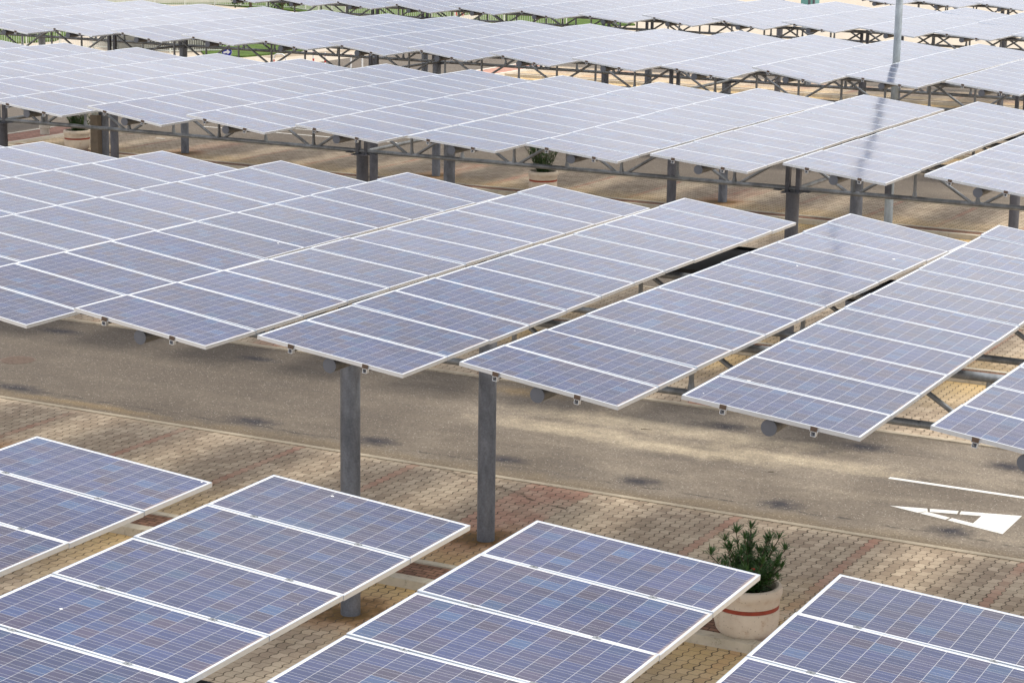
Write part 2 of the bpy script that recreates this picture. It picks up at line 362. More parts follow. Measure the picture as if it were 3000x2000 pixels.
# ------------------------------------------------------------------ mesh helpers
class MB:
    def __init__(s): s.v = []; s.f = []; s.mi = []
    def add(s, v, f, mi=0):
        b = len(s.v); s.v += [tuple(x) for x in v]; s.f += [tuple(b+i for i in q) for q in f]; s.mi += [mi]*len(f)
    def box(s, x0, x1, y0, y1, z0, z1, mi=0, M=None):
        v = [Vector((x, y, z)) for z in (z0, z1) for y in (y0, y1) for x in (x0, x1)]
        if M is not None: v = [M @ q for q in v]
        s.add(v, [(0, 2, 3, 1), (4, 5, 7, 6), (0, 1, 5, 4), (2, 6, 7, 3), (0, 4, 6, 2), (1, 3, 7, 5)], mi)
    def tube(s, a, b, r0, r1=None, n=12, mi=0, caps=True, squash=None):
        a = Vector(a); b = Vector(b); r1 = r0 if r1 is None else r1
        d = (b-a).normalized(); up = Vector((0, 0, 1)) if abs(d.z) < 0.95 else Vector((1, 0, 0))
        p = d.cross(up).normalized(); q = p.cross(d)
        v = []
        for c, r in ((a, r0), (b, r1)):
            for i in range(n):
                t = 2*PI*i/n; v.append(c+p*math.cos(t)*r+q*math.sin(t)*r)
        f = [(i, (i+1) % n, n+(i+1) % n, n+i) for i in range(n)]
        if caps: f += [tuple(reversed(range(n))), tuple(range(n, 2*n))]
        s.add(v, f, mi)
    def path(s, pts, r, n=8, mi=0):
        for a, b in zip(pts, pts[1:]): s.tube(a, b, r, r, n, mi)
    def lathe(s, prof, c=(0, 0, 0), n=40, mi=0):
        v = []; f = []
        for (r, z) in prof:
            for i in range(n):
                t = 2*PI*i/n; v.append((c[0]+r*math.cos(t), c[1]+r*math.sin(t), c[2]+z))
        for j in range(len(prof)-1):
            for i in range(n):
                k = (i+1) % n; f.append((j*n+i, j*n+k, (j+1)*n+k, (j+1)*n+i))
        s.add(v, f, mi)
    def poly(s, pts, z0, z1, mi=0):
        n = len(pts); v = [(x, y, z0) for x, y in pts]+[(x, y, z1) for x, y in pts]
        ar = sum(pts[i][0]*pts[(i+1) % n][1]-pts[(i+1) % n][0]*pts[i][1] for i in range(n))
        f = [tuple(range(n, 2*n)), tuple(reversed(range(n)))]+[(i, (i+1) % n, n+(i+1) % n, n+i) for i in range(n)]
        if ar < 0: f = [tuple(reversed(q)) for q in f]
        s.add(v, f, mi)
    def mesh(s, name, mats, smooth=False):
        me = bpy.data.meshes.new(name); me.from_pydata(s.v, [], s.f)
        for m in (mats if isinstance(mats, (list, tuple)) else [mats]): me.materials.append(m)
        me.polygons.foreach_set('material_index', s.mi)
        if smooth:
            me.polygons.foreach_set('use_smooth', [True]*len(s.f))
            me.set_sharp_from_angle(angle=math.radians(40))
        me.update(); return me
COL = S.collection
def link(name, me, parent=None, mw=None):
    o = bpy.data.objects.new(name, me); COL.objects.link(o)
    if parent is not None: o.parent = parent
    if mw is not None: o.matrix_local = mw
    return o
def tag(o, label=None, cat=None, group=None, kind=None):
    if label: o['label'] = label
    if cat: o['category'] = cat
    if group: o['group'] = group
    if kind: o['kind'] = kind
    return o
def thing(name, label, cat, loc=(0, 0, 0), group=None):
    o = bpy.data.objects.new(name, None); COL.objects.link(o); o.location = loc; o.empty_display_size = 0.2
    return tag(o, label, cat, group)
def structure(name, mb, mat): return tag(link(name, mb.mesh(name, mat)), kind='structure')
ORD = ['first', 'second', 'third', 'fourth', 'fifth', 'sixth', 'seventh', 'eighth', 'ninth', 'tenth', 'eleventh', 'twelfth', 'thirteenth', 'fourteenth', 'fifteenth', 'sixteenth']
STRIPS = [  # row, slot, front x y, back x y, height and tilt at five stations
    (1, -1, -14.462, 3.217, -14.729, 15.464, 0.136, 0.136, 0.136, 0.136, 0.136, 0.08, 0.08, 0.08, 0.08, 0.08),
    (1, 0, -11.865, 3.221, -12.123, 15.469, 0.144, 0.141, 0.137, 0.134, 0.131, 0.076, 0.079, 0.083, 0.087, 0.09),
    (1, 1, -9.292, 3.226, -9.496, 15.474, 0.108, 0.117, 0.127, 0.136, 0.145, 0.038, 0.05, 0.062, 0.075, 0.087),
    (1, 2, -6.601, 3.23, -6.905, 15.478, 0.16, 0.155, 0.151, 0.146, 0.142, 0.003, 0.025, 0.046, 0.067, 0.089),
    (1, 3, -3.984, 3.235, -4.294, 15.483, 0.129, 0.129, 0.128, 0.128, 0.128, 0.076, 0.076, 0.076, 0.075, 0.075),
    (2, -5, -31.827, 20.525, -31.676, 32.775, -0.0, -0.0, -0.0, -0.0, -0.0, 0.119, 0.119, 0.119, 0.119, 0.119),
    (2, -4, -29.16, 20.525, -29.009, 32.775, -0.0, -0.0, -0.0, -0.0, -0.0, 0.119, 0.119, 0.119, 0.119, 0.119),
    (2, -3, -26.493, 20.525, -26.448, 32.775, -0.0, -0.004, -0.008, -0.012, -0.015, 0.119, 0.115, 0.112, 0.109, 0.106),
    (2, -2, -23.825, 20.525, -23.645, 32.775, -0.0, -0.001, -0.001, -0.002, -0.002, 0.119, 0.118, 0.118, 0.118, 0.118),
    (2, -1, -21.158, 20.525, -21.02, 32.775, -0.0, 0.002, 0.004, 0.006, 0.007, 0.119, 0.12, 0.121, 0.122, 0.123),
    (2, 0, -18.478, 20.525, -18.394, 32.775, -0.025, -0.018, -0.01, -0.002, 0.006, 0.134, 0.131, 0.127, 0.124, 0.12),
    (2, 1, -15.806, 20.525, -15.694, 32.775, 0.02, 0.019, 0.017, 0.018, 0.023, 0.118, 0.104, 0.092, 0.097, 0.124),
    (2, 2, -13.147, 20.525, -13.151, 32.775, -0.002, 0.01, 0.022, 0.02, 0.011, 0.111, 0.128, 0.098, 0.111, 0.117),
    (2, 3, -10.496, 20.525, -10.325, 32.775, -0.007, 0.002, 0.004, 0.0, -0.022, 0.13, 0.113, 0.111, 0.111, 0.147),
    (2, 4, -7.832, 20.525, -7.946, 32.775, -0.01, 0.013, 0.023, 0.019, 0.028, 0.101, 0.099, 0.1, 0.108, 0.122),
    (2, 5, -5.176, 20.525, -5.004, 32.775, -0.002, -0.002, -0.001, -0.001, -0.0, 0.116, 0.117, 0.117, 0.118, 0.119),
    (2, 6, -2.488, 20.525, -2.337, 32.775, -0.0, -0.0, -0.0, -0.0, -0.0, 0.119, 0.119, 0.119, 0.119, 0.119),
    (3, -5, -44.552, 37.026, -44.629, 49.276, 0.071, 0.071, 0.071, 0.071, 0.071, 0.113, 0.113, 0.113, 0.113, 0.113),
    (3, -4, -41.936, 37.041, -42.013, 49.292, 0.071, 0.071, 0.071, 0.071, 0.071, 0.113, 0.113, 0.113, 0.113, 0.113),
    (3, -3, -39.32, 37.057, -39.379, 49.308, 0.071, 0.074, 0.077, 0.08, 0.083, 0.113, 0.115, 0.116, 0.118, 0.12),
    (3, -2, -36.703, 37.073, -36.843, 49.323, 0.071, 0.074, 0.076, 0.078, 0.081, 0.113, 0.114, 0.115, 0.116, 0.117),
    (3, -1, -34.087, 37.089, -34.154, 49.339, 0.071, 0.07, 0.069, 0.068, 0.067, 0.113, 0.112, 0.111, 0.111, 0.11),
    (3, 0, -31.472, 37.104, -31.498, 49.355, 0.066, 0.067, 0.067, 0.067, 0.068, 0.116, 0.115, 0.114, 0.113, 0.112),
    (3, 1, -28.852, 37.12, -28.845, 49.371, 0.07, 0.07, 0.069, 0.069, 0.069, 0.134, 0.129, 0.124, 0.118, 0.113),
    (3, 2, -26.281, 37.136, -26.326, 49.386, 0.076, 0.076, 0.076, 0.076, 0.076, 0.123, 0.121, 0.119, 0.117, 0.115),
    (3, 3, -23.605, 37.151, -23.723, 49.402, 0.07, 0.07, 0.071, 0.072, 0.072, 0.116, 0.115, 0.114, 0.113, 0.113),
    (3, 4, -20.979, 37.167, -21.093, 49.418, 0.05, 0.055, 0.059, 0.064, 0.069, 0.087, 0.093, 0.099, 0.105, 0.111),
    (3, 5, -18.387, 37.183, -18.508, 49.433, 0.067, 0.068, 0.069, 0.069, 0.07, 0.099, 0.102, 0.105, 0.108, 0.111),
    (3, 6, -15.779, 37.199, -15.865, 49.449, 0.069, 0.071, 0.074, 0.077, 0.08, 0.095, 0.101, 0.106, 0.112, 0.118),
    (3, 7, -13.166, 37.214, -13.158, 49.465, 0.082, 0.081, 0.081, 0.081, 0.08, 0.111, 0.114, 0.116, 0.118, 0.12),
    (3, 8, -10.535, 37.23, -10.618, 49.481, 0.075, 0.074, 0.073, 0.072, 0.071, 0.115, 0.114, 0.114, 0.113, 0.113),
    (3, 9, -7.924, 37.246, -8.001, 49.496, 0.071, 0.071, 0.071, 0.071, 0.071, 0.113, 0.113, 0.113, 0.113, 0.113),
    (4, -3, -55.372, 54.821, -55.431, 67.071, -0.061, -0.061, -0.061, -0.061, -0.061, 0.122, 0.122, 0.122, 0.122, 0.122),
    (4, -2, -52.724, 54.84, -52.783, 67.09, -0.061, -0.061, -0.061, -0.061, -0.061, 0.122, 0.122, 0.122, 0.122, 0.122),
    (4, -1, -50.075, 54.858, -50.194, 67.109, -0.061, -0.065, -0.07, -0.074, -0.078, 0.122, 0.119, 0.116, 0.113, 0.11),
    (4, 0, -47.355, 54.877, -47.446, 67.128, -0.074, -0.077, -0.079, -0.082, -0.084, 0.128, 0.123, 0.118, 0.113, 0.108),
    (4, 1, -44.799, 54.896, -44.763, 67.147, -0.04, -0.049, -0.058, -0.067, -0.076, 0.109, 0.11, 0.112, 0.113, 0.115),
    (4, 2, -42.149, 54.915, -42.207, 67.165, -0.058, -0.063, -0.068, -0.073, -0.078, 0.132, 0.127, 0.121, 0.116, 0.111),
    (4, 3, -39.488, 54.933, -39.519, 67.184, -0.046, -0.056, -0.067, -0.077, -0.087, 0.115, 0.113, 0.111, 0.109, 0.106),
    (4, 4, -36.861, 54.952, -36.887, 67.203, -0.038, -0.045, -0.051, -0.058, -0.065, 0.117, 0.118, 0.119, 0.119, 0.12),
    (4, 5, -34.203, 54.971, -34.253, 67.222, -0.041, -0.049, -0.058, -0.066, -0.074, 0.139, 0.133, 0.126, 0.12, 0.114),
    (4, 6, -31.522, 54.99, -31.641, 67.24, -0.047, -0.054, -0.06, -0.067, -0.073, 0.144, 0.137, 0.129, 0.121, 0.113),
    (4, 7, -28.883, 55.009, -28.932, 67.259, -0.054, -0.062, -0.071, -0.08, -0.089, 0.139, 0.131, 0.122, 0.114, 0.105),
    (4, 8, -26.273, 55.027, -26.254, 67.278, -0.05, -0.052, -0.055, -0.057, -0.06, 0.124, 0.124, 0.124, 0.124, 0.124),
    (4, 9, -23.555, 55.046, -23.731, 67.297, -0.107, -0.093, -0.079, -0.065, -0.051, 0.115, 0.118, 0.121, 0.123, 0.126),
    (4, 10, -20.931, 55.065, -21.038, 67.316, -0.041, -0.046, -0.051, -0.056, -0.061, 0.166, 0.154, 0.143, 0.132, 0.121),
    (4, 11, -18.302, 55.084, -18.347, 67.334, -0.049, -0.052, -0.055, -0.058, -0.061, 0.106, 0.11, 0.114, 0.118, 0.122),
    (4, 12, -15.65, 55.102, -15.709, 67.353, -0.061, -0.061, -0.061, -0.061, -0.061, 0.122, 0.122, 0.122, 0.122, 0.122),
    (4, 13, -13.002, 55.121, -13.061, 67.372, -0.061, -0.061, -0.061, -0.061, -0.061, 0.122, 0.122, 0.122, 0.122, 0.122),
    (5, -2, -49.878, 71.206, -49.798, 83.457, -0.024, -0.024, -0.024, -0.024, -0.024, 0.126, 0.126, 0.126, 0.126, 0.126),
    (5, -1, -47.248, 71.189, -47.169, 83.44, -0.024, -0.024, -0.024, -0.024, -0.024, 0.126, 0.126, 0.126, 0.126, 0.126),
    (5, 0, -44.599, 71.172, -44.539, 83.423, -0.028, -0.027, -0.026, -0.025, -0.024, 0.128, 0.127, 0.127, 0.126, 0.126),
    (5, 1, -42.02, 71.155, -41.909, 83.406, -0.03, -0.028, -0.027, -0.026, -0.024, 0.163, 0.154, 0.144, 0.135, 0.126),
    (5, 2, -39.326, 71.138, -39.28, 83.388, -0.014, -0.017, -0.019, -0.022, -0.024, 0.118, 0.12, 0.122, 0.124, 0.126),
    (5, 3, -36.748, 71.121, -36.65, 83.371, -0.022, -0.022, -0.023, -0.024, -0.024, 0.133, 0.131, 0.13, 0.128, 0.126),
    (5, 4, -33.997, 71.104, -34.021, 83.354, -0.063, -0.053, -0.044, -0.034, -0.024, 0.111, 0.115, 0.118, 0.122, 0.126),
    (5, 5, -31.491, 71.087, -31.391, 83.337, -0.02, -0.021, -0.022, -0.023, -0.024, 0.148, 0.142, 0.137, 0.131, 0.126),
    (5, 6, -28.84, 71.069, -28.762, 83.32, -0.007, -0.012, -0.016, -0.02, -0.024, 0.149, 0.143, 0.137, 0.132, 0.126),
    (5, 7, -26.275, 71.052, -26.132, 83.303, 0.01, 0.001, -0.007, -0.016, -0.024, 0.137, 0.134, 0.132, 0.129, 0.126),
    (5, 8, -23.539, 71.035, -23.502, 83.286, -0.033, -0.031, -0.029, -0.026, -0.024, 0.108, 0.113, 0.117, 0.121, 0.126),
    (5, 9, -20.948, 71.018, -20.873, 83.269, -0.033, -0.031, -0.029, -0.026, -0.024, 0.087, 0.096, 0.106, 0.116, 0.126),
    (5, 10, -18.323, 71.001, -18.243, 83.252, -0.024, -0.024, -0.024, -0.024, -0.024, 0.126, 0.126, 0.126, 0.126, 0.126),
    (5, 11, -15.694, 70.984, -15.614, 83.235, -0.024, -0.024, -0.024, -0.024, -0.024, 0.126, 0.126, 0.126, 0.126, 0.126),
    (5, 12, -13.064, 70.967, -12.984, 83.217, -0.024, -0.024, -0.024, -0.024, -0.024, 0.126, 0.126, 0.126, 0.126, 0.126),
]
# ------------------------------------------------------------------ the ground, roads and paving
P0 = 4.75
g = MB(); g.add([(-900, -60, 0), (700, -60, 0), (700, 1500, 0), (-900, 1500, 0)], [(0, 1, 2, 3)])
structure('ground', g, m_walk)
ROWS = {1: (9.9, 4.3, 15.0), 2: (26.56, 21.35, 31.75), 3: (43.25, 37.95, 48.45), 4: (60.15, 54.95, 65.4), 5: (76.6, 71.5, 81.9), 6: (93.3, 88.2, 98.6)}
LEFT = {1: -45, 2: -52.5, 3: -52.3, 4: -51.9, 5: -50.8, 6: -49.7}
r = MB()
def sheet(mb, x0, x1, y0, y1, z): mb.add([(x0, y0, z), (x1, y0, z), (x1, y1, z), (x0, y1, z)], [(0, 1, 2, 3)])
sheet(r, -60.5, 25, 15.2, 54.0, 0.004); structure('road', r, m_asph)
r = MB(); sheet(r, -60.5, 25, 54.0, 106, 0.004); sheet(r, -60.5, 25, -20, 15.2, 0.004); structure('road', r, m_asph2)
for k, (yc, ya, yb) in ROWS.items():
    L = LEFT[k]
    b = MB(); b.poly([(L, ya+.12), (20, ya+.12), (20, yb-.12), (L, yb-.12)], 0.0, 0.022); structure('pavement', b, m_pav)
    b = MB()
    b.box(L, 20, ya, ya+.12, 0, 0.035); b.box(L, 20, yb-.12, yb, 0, 0.035)
    structure('kerb', b, m_kerbf)
    # raised double kerb with a row of dark blocks down the middle of each parking strip
    x0 = -21.0 if k == 2 else L+0.3
    y0, y1 = yc-0.62, yc+0.36
    kb = MB(); segs = int((20-x0)/1.0)
    for i in range(segs):
        a = x0+i*1.0; jj = random.uniform(-.006, .006)
        kb.box(a+.004, a+.996, y0-.03+jj, y0+.175+jj, 0.0, 0.155+random.uniform(-.004, .004))
        kb.box(a+.004, a+.996, y1-.13+jj, y1+jj, 0.0, 0.118+random.uniform(-.004, .004))
    structure('kerb', kb, m_kerb)
    b = MB(); b.box(x0, 20, y0+.18, y1-.14, 0, 0.10); structure('island', b, m_dbrick)
    # brick end island
    e0 = L-1.75
    b = MB(); b.box(e0+.14, L-.12, ya+.14, yb-.14, 0, 0.11); structure('island', b, m_brick)
    b = MB(); b.box(e0, L, ya, ya+.14, 0, .13); b.box(e0, L, yb-.14, yb, 0, .13); b.box(e0, e0+.14, ya+.142, yb-.142, 0, .13); b.box(L-.12, L, ya+.142, yb-.142, 0, .13)
    structure('kerb', b, m_cream)
b = MB(); b.poly([(-200, 20), (-60.5, 20), (-60.5, 90), (-61.5, 92), (-63.8, 93.4), (-63.2, 96), (-60, 112), (-200, 112)], 0, 0.12); structure('sidewalk', b, m_walk)
b = MB(); b.poly([(-66, 91.6), (-64.2, 92.3), (-63.9, 94), (-63.6, 96.2), (-64.3, 99.5), (-66.5, 106), (-71, 108), (-70.5, 97)], 0.12, 0.2)
b.poly([(-66.5, 119.5), (-60.5, 121.5), (-58, 126), (-62, 132), (-70, 128)], 0.0, 0.1)
tag(link('grass', b.mesh('grass', m_grass)), 'short green lawn behind the white kerb and picket fence', 'grass', kind='stuff')
b = MB(); b.poly([(-140, 85), (-79.8, 86), (-77.6, 94.0), (-79.5, 97.5), (-90, 110), (-150, 110)], 0.12, 0.22)
b.poly([(-180, 113), (-99, 113.5), (-89.5, 124.8), (-76, 121.5), (-70, 122.5), (-72, 135), (-95, 150), (-180, 150)], 0.0, 0.1)
tag(link('grass', b.mesh('grass', m_grass)), 'rough green grass bank beyond the tall steel fence', 'grass', kind='stuff')
# painted markings
b = MB(); sheet(b, -11.18, 10, 35.06, 35.17, 0.009)
b.add([(-11.18, 35.06, .009), (-11.0, 35.06, .009)], [])
sheet(b, -49.6, -41.0, 68.62, 68.72, 0.009); sheet(b, -46.4, -40.0, 70.0, 70.1, 0.009); sheet(b, -48.9, -48.5, 64.7, 64.8, 0.026)
structure('road_line', b, m_mark)
b = MB()
def tri3(*p): b.add([(x, y, .009) for x, y in p], [tuple(range(len(p)))])
T_, A_, B_ = Vector((-10.64, 33.52)), Vector((-8.60, 32.93)), Vector((-8.60, 34.06))
hT, hA, hB = Vector((-10.02, 33.50)), Vector((-9.17, 33.26)), Vector((-9.17, 33.72))
def lp(a, b_, t): return a.lerp(b_, t)
def quad(a, b_, c, d):
    pts = [tuple(a), tuple(b_), tuple(c), tuple(d)]
    ar = sum(pts[i][0]*pts[(i+1) % 4][1]-pts[(i+1) % 4][0]*pts[i][1] for i in range(4))
    tri3(*(pts if ar > 0 else pts[::-1]))
for E, h in ((A_, hA), (B_, hB)):
    for t0, t1 in ((0.0, 0.36 if E is A_ else .40), (0.385 if E is A_ else .425, 0.70 if E is A_ else .73), (0.725 if E is A_ else .755, 1.0)):
        # the outer limb from the tip to the tail, between inner hole and outer edge
        def outer(t): return lp(T_, E, t*0.72)
        def inner(t):
            if t < 0.38: return lp(T_, hT, min(1, t/0.38)) if t < .36 else hT
            return lp(hT, h, (t-0.38)/0.62)
        quad(outer(t0), outer(t1), inner(t1), inner(t0))
quad(lp(T_, A_, .72), A_, lp(A_, B_, .5), hA); quad(lp(T_, B_, .72), B_, lp(A_, B_, .5), hB); quad(hA, lp(A_, B_, .5), hB, hA.lerp(hB, .5)+Vector((0.0005, 0)))
structure('road_arrow', b, m_mark)

# ------------------------------------------------------------------ solar tables
PW, PL = 1.956, 1.008
def frame_mesh():
    m = MB(); x, y, t = PW/2, PL/2, 0.012
    m.box(-x, x, -y, -y+t, -.042, 0.002); m.box(-x, x, y-t, y, -.042, 0.002)
    m.box(-x, -x+t, -y+t, y-t, -.042, 0.002); m.box(x-t, x, -y+t, y-t, -.042, 0.002)
    return m.mesh('panel_frame', m_alu)
def sheet_mesh():
    m = MB(); x, y = PW/2-.0122, PL/2-.0122
    m.box(-x, x, -y, y, -.006, -.001); return m.mesh('cell_sheet', m_cells)
me_frame, me_sheet = frame_mesh(), sheet_mesh()
def clip_mesh():
    m = MB(); m.box(-.035, .035, -.012, .0, -.045, .004); return m.mesh('clamp', m_rust)
def railend_mesh():
    m = MB()
    for a in ((-.028, .028, -.01, .05, -.052, -.046), (-.028, .028, -.01, .05, -.10, -.094), (-.028, -.022, -.01, .05, -.094, -.052), (.022, .028, -.01, .05, -.094, -.052)):
        m.box(*a)
    m.box(-.045, .045, .002, .012, -.052, -.040)
    return m.mesh('rail_end', m_alu)
def mid_mesh():
    m = MB(); m.box(-.030, .030, -.018, .018, .002, .006); m.tube((0, 0, .006), (0, 0, .011), .008, n=6); return m.mesh('mid_clamp', m_galv)
me_mid, m_half = mid_mesh(), .5105
me_clip, me_rend = clip_mesh(), railend_mesh()
def proj(p):
    v = Vector(p)-Vector((0, 0, CAMH)); dd = v.dot(F_)
    return 1500+6461.07*v.dot(R_)/dd, 1000-6461.07*v.dot(U_)/dd
def lerp5(a, t):
    t = max(0, min(1, t))*4; i = min(3, int(t)); return a[i]+(a[i+1]-a[i])*(t-i)
for i, k in enumerate(range(-1, 5)):
    x = -27.2+2.62*k; STRIPS.append((6, k, x, 88.3+.012*k, x-.1, 100.5, *[-.13]*5, *[.12]*5))
ROWNAME = {1: 'nearest row', 2: 'second row from the front', 3: 'third row from the front', 4: 'fourth row from the front', 5: 'fifth row from the front', 6: 'farthest row'}
cnt = {}; tables = {}
for row in STRIPS:
    R, k, fx, fy, bx, by = row[:6]; zs = row[6:11]; ts = row[11:16]
    if R == 2 and k not in (1, 2, 3, 4):
        zs = tuple(z+dz for z, dz in zip(zs, (0, .010, .018, .012, 0))); ts = tuple(t+dt for t, dt in zip(ts, (0, -.006, -.014, -.008, .004)))
    if R in (3, 4, 5):
        amp = random.uniform(.4, 1.2); zs = tuple(z+dz*amp for z, dz in zip(zs, (0, .010, .016, .010, 0))); ts = tuple(t+dt*amp for t, dt in zip(ts, (0, -.006, -.012, -.008, 0)))
    def surf(s, t, off=0.0):
        th = lerp5(ts, t); z = lerp5(zs, t)+P0
        return Vector((fx+(bx-fx)*t+s*math.cos(th)+off*math.sin(th), fy+(by-fy)*t, z-s*math.sin(th)+off*math.cos(th)))
    vis = False; us = []
    for i in range(13):
        for s in (-PW/2, 0, PW/2):
            u, v = proj(surf(s, i/12)); us.append(u)
            if -6 < u < 3006 and -6 < v < 2006: vis = True
    if not vis: continue
    n = cnt.get(R, 0); cnt[R] = n+1
    root = thing('solar_table', f'{ORD[n]} long blue solar panel table from the left in the {ROWNAME[R]}', 'solar table',
                 surf(0, 0), 'tilted solar tables of the %s' % ROWNAME[R])
    O = root.location.copy(); tables[(R, k)] = surf
    Ln = math.hypot(bx-fx, by-fy); hp = PL/2/Ln
    for j in range(12):
        t = (j+.5)/12; c = surf(0, t); th = lerp5(ts, t)+random.gauss(0, .0045)
        ey = (surf(0, t+hp)-surf(0, t-hp)).normalized(); ex = Vector((math.cos(th), 0, -math.sin(th)))
        ez = ex.cross(ey).normalized(); ex = ey.cross(ez)
        Mx = Matrix((( ex.x, ey.x, ez.x, c.x-O.x), (ex.y, ey.y, ez.y, c.y-O.y), (ex.z, ey.z, ez.z, c.z-O.z), (0, 0, 0, 1)))
        p = link('solar_panel', me_frame, root, Mx); link('cell_sheet', me_sheet, p)
        if R == 1 and j < 11:
            for s in (-.51, .49): link('mid_clamp', me_mid, p, Matrix.Translation((s, m_half, 0)))
    # torque tube with its end cap, two rails, cross arms
    a = surf(0.0, 0.004, -.135)-O; b_ = surf(0.0, .996, -.135)-O; rr = .083
    m = MB(); m.tube(a, b_, rr, rr, 20, 0, False)
    tt = link('torque_tube', m.mesh('torque_tube', m_tube, True), root)
    dr = (b_-a).normalized()
    for e0, e1 in ((a-dr*.014, a), (b_, b_+dr*.014)):
        m = MB(); m.tube(e0, e1, rr+.004, rr+.004, 24); link('end_cap', m.mesh('end_cap', m_cap), tt)
    for s in (-.51, .49):
        m = MB(); m.path([surf(s, t/6, -.072)-O+(Vector((0, .03, 0)) if t == 0 else Vector((0, 0, 0))) for t in range(7)], .024, 4)
        rl = link('rail', m.mesh('rail', m_galvd), root)
        th = ts[0]; q = surf(s, 0)-O
        Mx = Matrix.Translation(q) @ Matrix.Rotation(th, 4, 'Y')
        link('rail_end', me_rend, root, Mx); link('clamp', me_clip, root, Mx)
    m = MB()
    for t in (1.0, 3.0, 5.0, 7.0, 9.0, 11.0):
        m.tube(surf(-.62, t/12, -.066)-O, surf(.62, t/12, -.066)-O, .022, .022, 4)
        for s in (-.12, .10):
            c = surf(s, t/12, -.11)-O; m.box(c.x-.02, c.x+.02, c.y-.05, c.y+.05, c.z-.05, c.z+.05)
    link('cross_arm', m.mesh('cross_arm', m_galvd), root)

# ------------------------------------------------------------------ steel canopy frames
def canopy(R, yc, cols, x0, x1, dz, ref):
    PT = P0+dz
    root = thing('canopy_frame', ref, 'steel frame', (cols[0], yc, 0), 'galvanised canopy frames')
    O = root.location
    def lk(name, mb, mat=m_galv, par=root, sm=True):
        mb.v = [(x-O.x, y-O.y, z-O.z) for x, y, z in mb.v]; return link(name, mb.mesh(name, mat, sm), par)
    ztop, zbot, zc = PT-.30, PT-.96, PT-1.03
    for y in (yc-1.95, yc+1.95):
        m = MB(); m.tube((x0, y, ztop), (x1, y, ztop), .055, n=12); lk('top_chord', m)
        m = MB(); m.tube((x0, y, zbot), (x1, y, zbot), .048, n=12); lk('bottom_chord', m)
        for c in cols:
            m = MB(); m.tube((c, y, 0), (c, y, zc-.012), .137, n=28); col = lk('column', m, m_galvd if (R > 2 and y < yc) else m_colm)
            m = MB(); m.box(c-.19, c+.19, y-.19, y+.19, zc-.012, zc+.012)
            for sx in (-1, 1): m.box(c+sx*.30-.08, c+sx*.30+.08, y-.10, y+.10, zc+.02, zc+.034)
            lk('top_plate', m, m_galvd, col, False)
            for sx in (-1, 1):
                m = MB(); m.box(c+sx*.11-.045, c+sx*.11+.045, y-.05, y+.05, zc+.012, ztop); lk('bracket_post', m, m_galvd, col, False)
        # posts and V braces between the columns
        ph = cols[0]; i0 = int(math.floor((x0-ph)/1.25)); i1 = int(math.ceil((x1-ph)/1.25))
        near = lambda x: min(abs(x-c) for c in cols)
        allc = sorted(cols); xs = []
        span = [allc[0]-10.05]+allc+[allc[-1]+10.05]
        for a, b in zip(span, span[1:]):
            for i in range(1, 8): xs.append((a+(b-a)*i/8, i % 2, (b-a)/8))
        for x, odd, st in xs:
            if x < x0+.1 or x > x1-.1: continue
            m = MB(); m.tube((x, y, zbot+.15), (x, y, ztop), .033, n=10); m.tube((x, y, zbot+.03), (x, y, zbot+.15), .052, .033, n=10, caps=False); lk('post', m)
            if odd:
                for sx in (-1, 1):
                    if x0 < x+sx*st*.9 < x1:
                        m = MB(); m.tube((x+sx*.14, y, zbot+.03), (x+sx*st*.93, y, ztop), .032, n=10); lk('brace', m)
    for c in cols:
        m = MB(); m.tube((c+.12, yc-1.95, zbot+.01), (c+.12, yc+1.95, zbot+.01), .042, n=10); lk('tie_tube', m)
    xs2 = [c+5 for c in cols]
    for c in xs2:
        if c < x1:
            m = MB(); m.tube((c, yc-1.95, ztop), (c, yc+1.95, ztop), .042, n=10); lk('cross_tube', m)
    return root
canopy(1, 9.9, [-15.45, -5.45], -17.6, 8, .13, 'grey steel frame hidden under the nearest row of panels')
canopy(2, 26.56, [-15.42, -25.5, -5.45], -33, 9, 0.0, 'grey steel frame with two tall round columns under the second row of panels')
canopy(3, 43.25, [-15.45, -25.55, -35.8, -5.4], -46, 6, .07, 'grey steel truss frame with dark front columns carrying the third row of panels')
canopy(4, 60.15, [-15.45, -25.5, -35.6, -45.65], -56, -8, -.06, 'grey steel truss frame carrying the fourth row of panels, above the red end island')
canopy(5, 76.6, [-15.45, -25.5, -35.55, -45.6], -51, -12, -.05, 'grey steel truss frame carrying the fifth row of panels')
canopy(6, 94.6, [-25.5, -35.6], -31.5, -12, -.13, 'dark steel truss frame under the farthest row of panels at top right')
# the extra post with a white collar at the left end of the fourth row
root = thing('support_column', 'short grey round column with a white concrete collar beside the red brick island', 'column', (-52.47, 62.86, 0))
m = MB(); m.tube((0, 0, 0.1), (0, 0, 4.35), .125, n=24); link('column', m.mesh('column', m_galv, True), root)
m = MB(); m.lathe([(.0, .46), (.17, .46), (.20, .44), (.205, .33), (.17, .31), (.17, .11)], n=32); link('collar', m.mesh('collar', m_cream, True), root)
# brown cable box strapped to the left column of the third row
root = thing('cable_box', 'tall brown cable duct strapped to a grey column behind the left planter', 'cable duct', (-35.84, 45.05, 0))
m = MB(); m.box(-.13, .10, -.17, .0, .1, 3.62); link('duct', m.mesh('duct', m_woodb), root)
m = MB(); m.box(-.14, .44, -.185, -.172, 1.55, 1.58); link('strap', m.mesh('strap', m_black), root)
m = MB()
for i, dx in enumerate((-.10, -.04, .02, .07)): m.path([(dx, -.1, 3.6), (dx-.03, -.12, 3.8), (dx-.10, -.08, 4.0), (dx-.16+.03*i, 0, 4.25)], .025, 6)
link('conduit', m.mesh('conduit', m_fence), root)

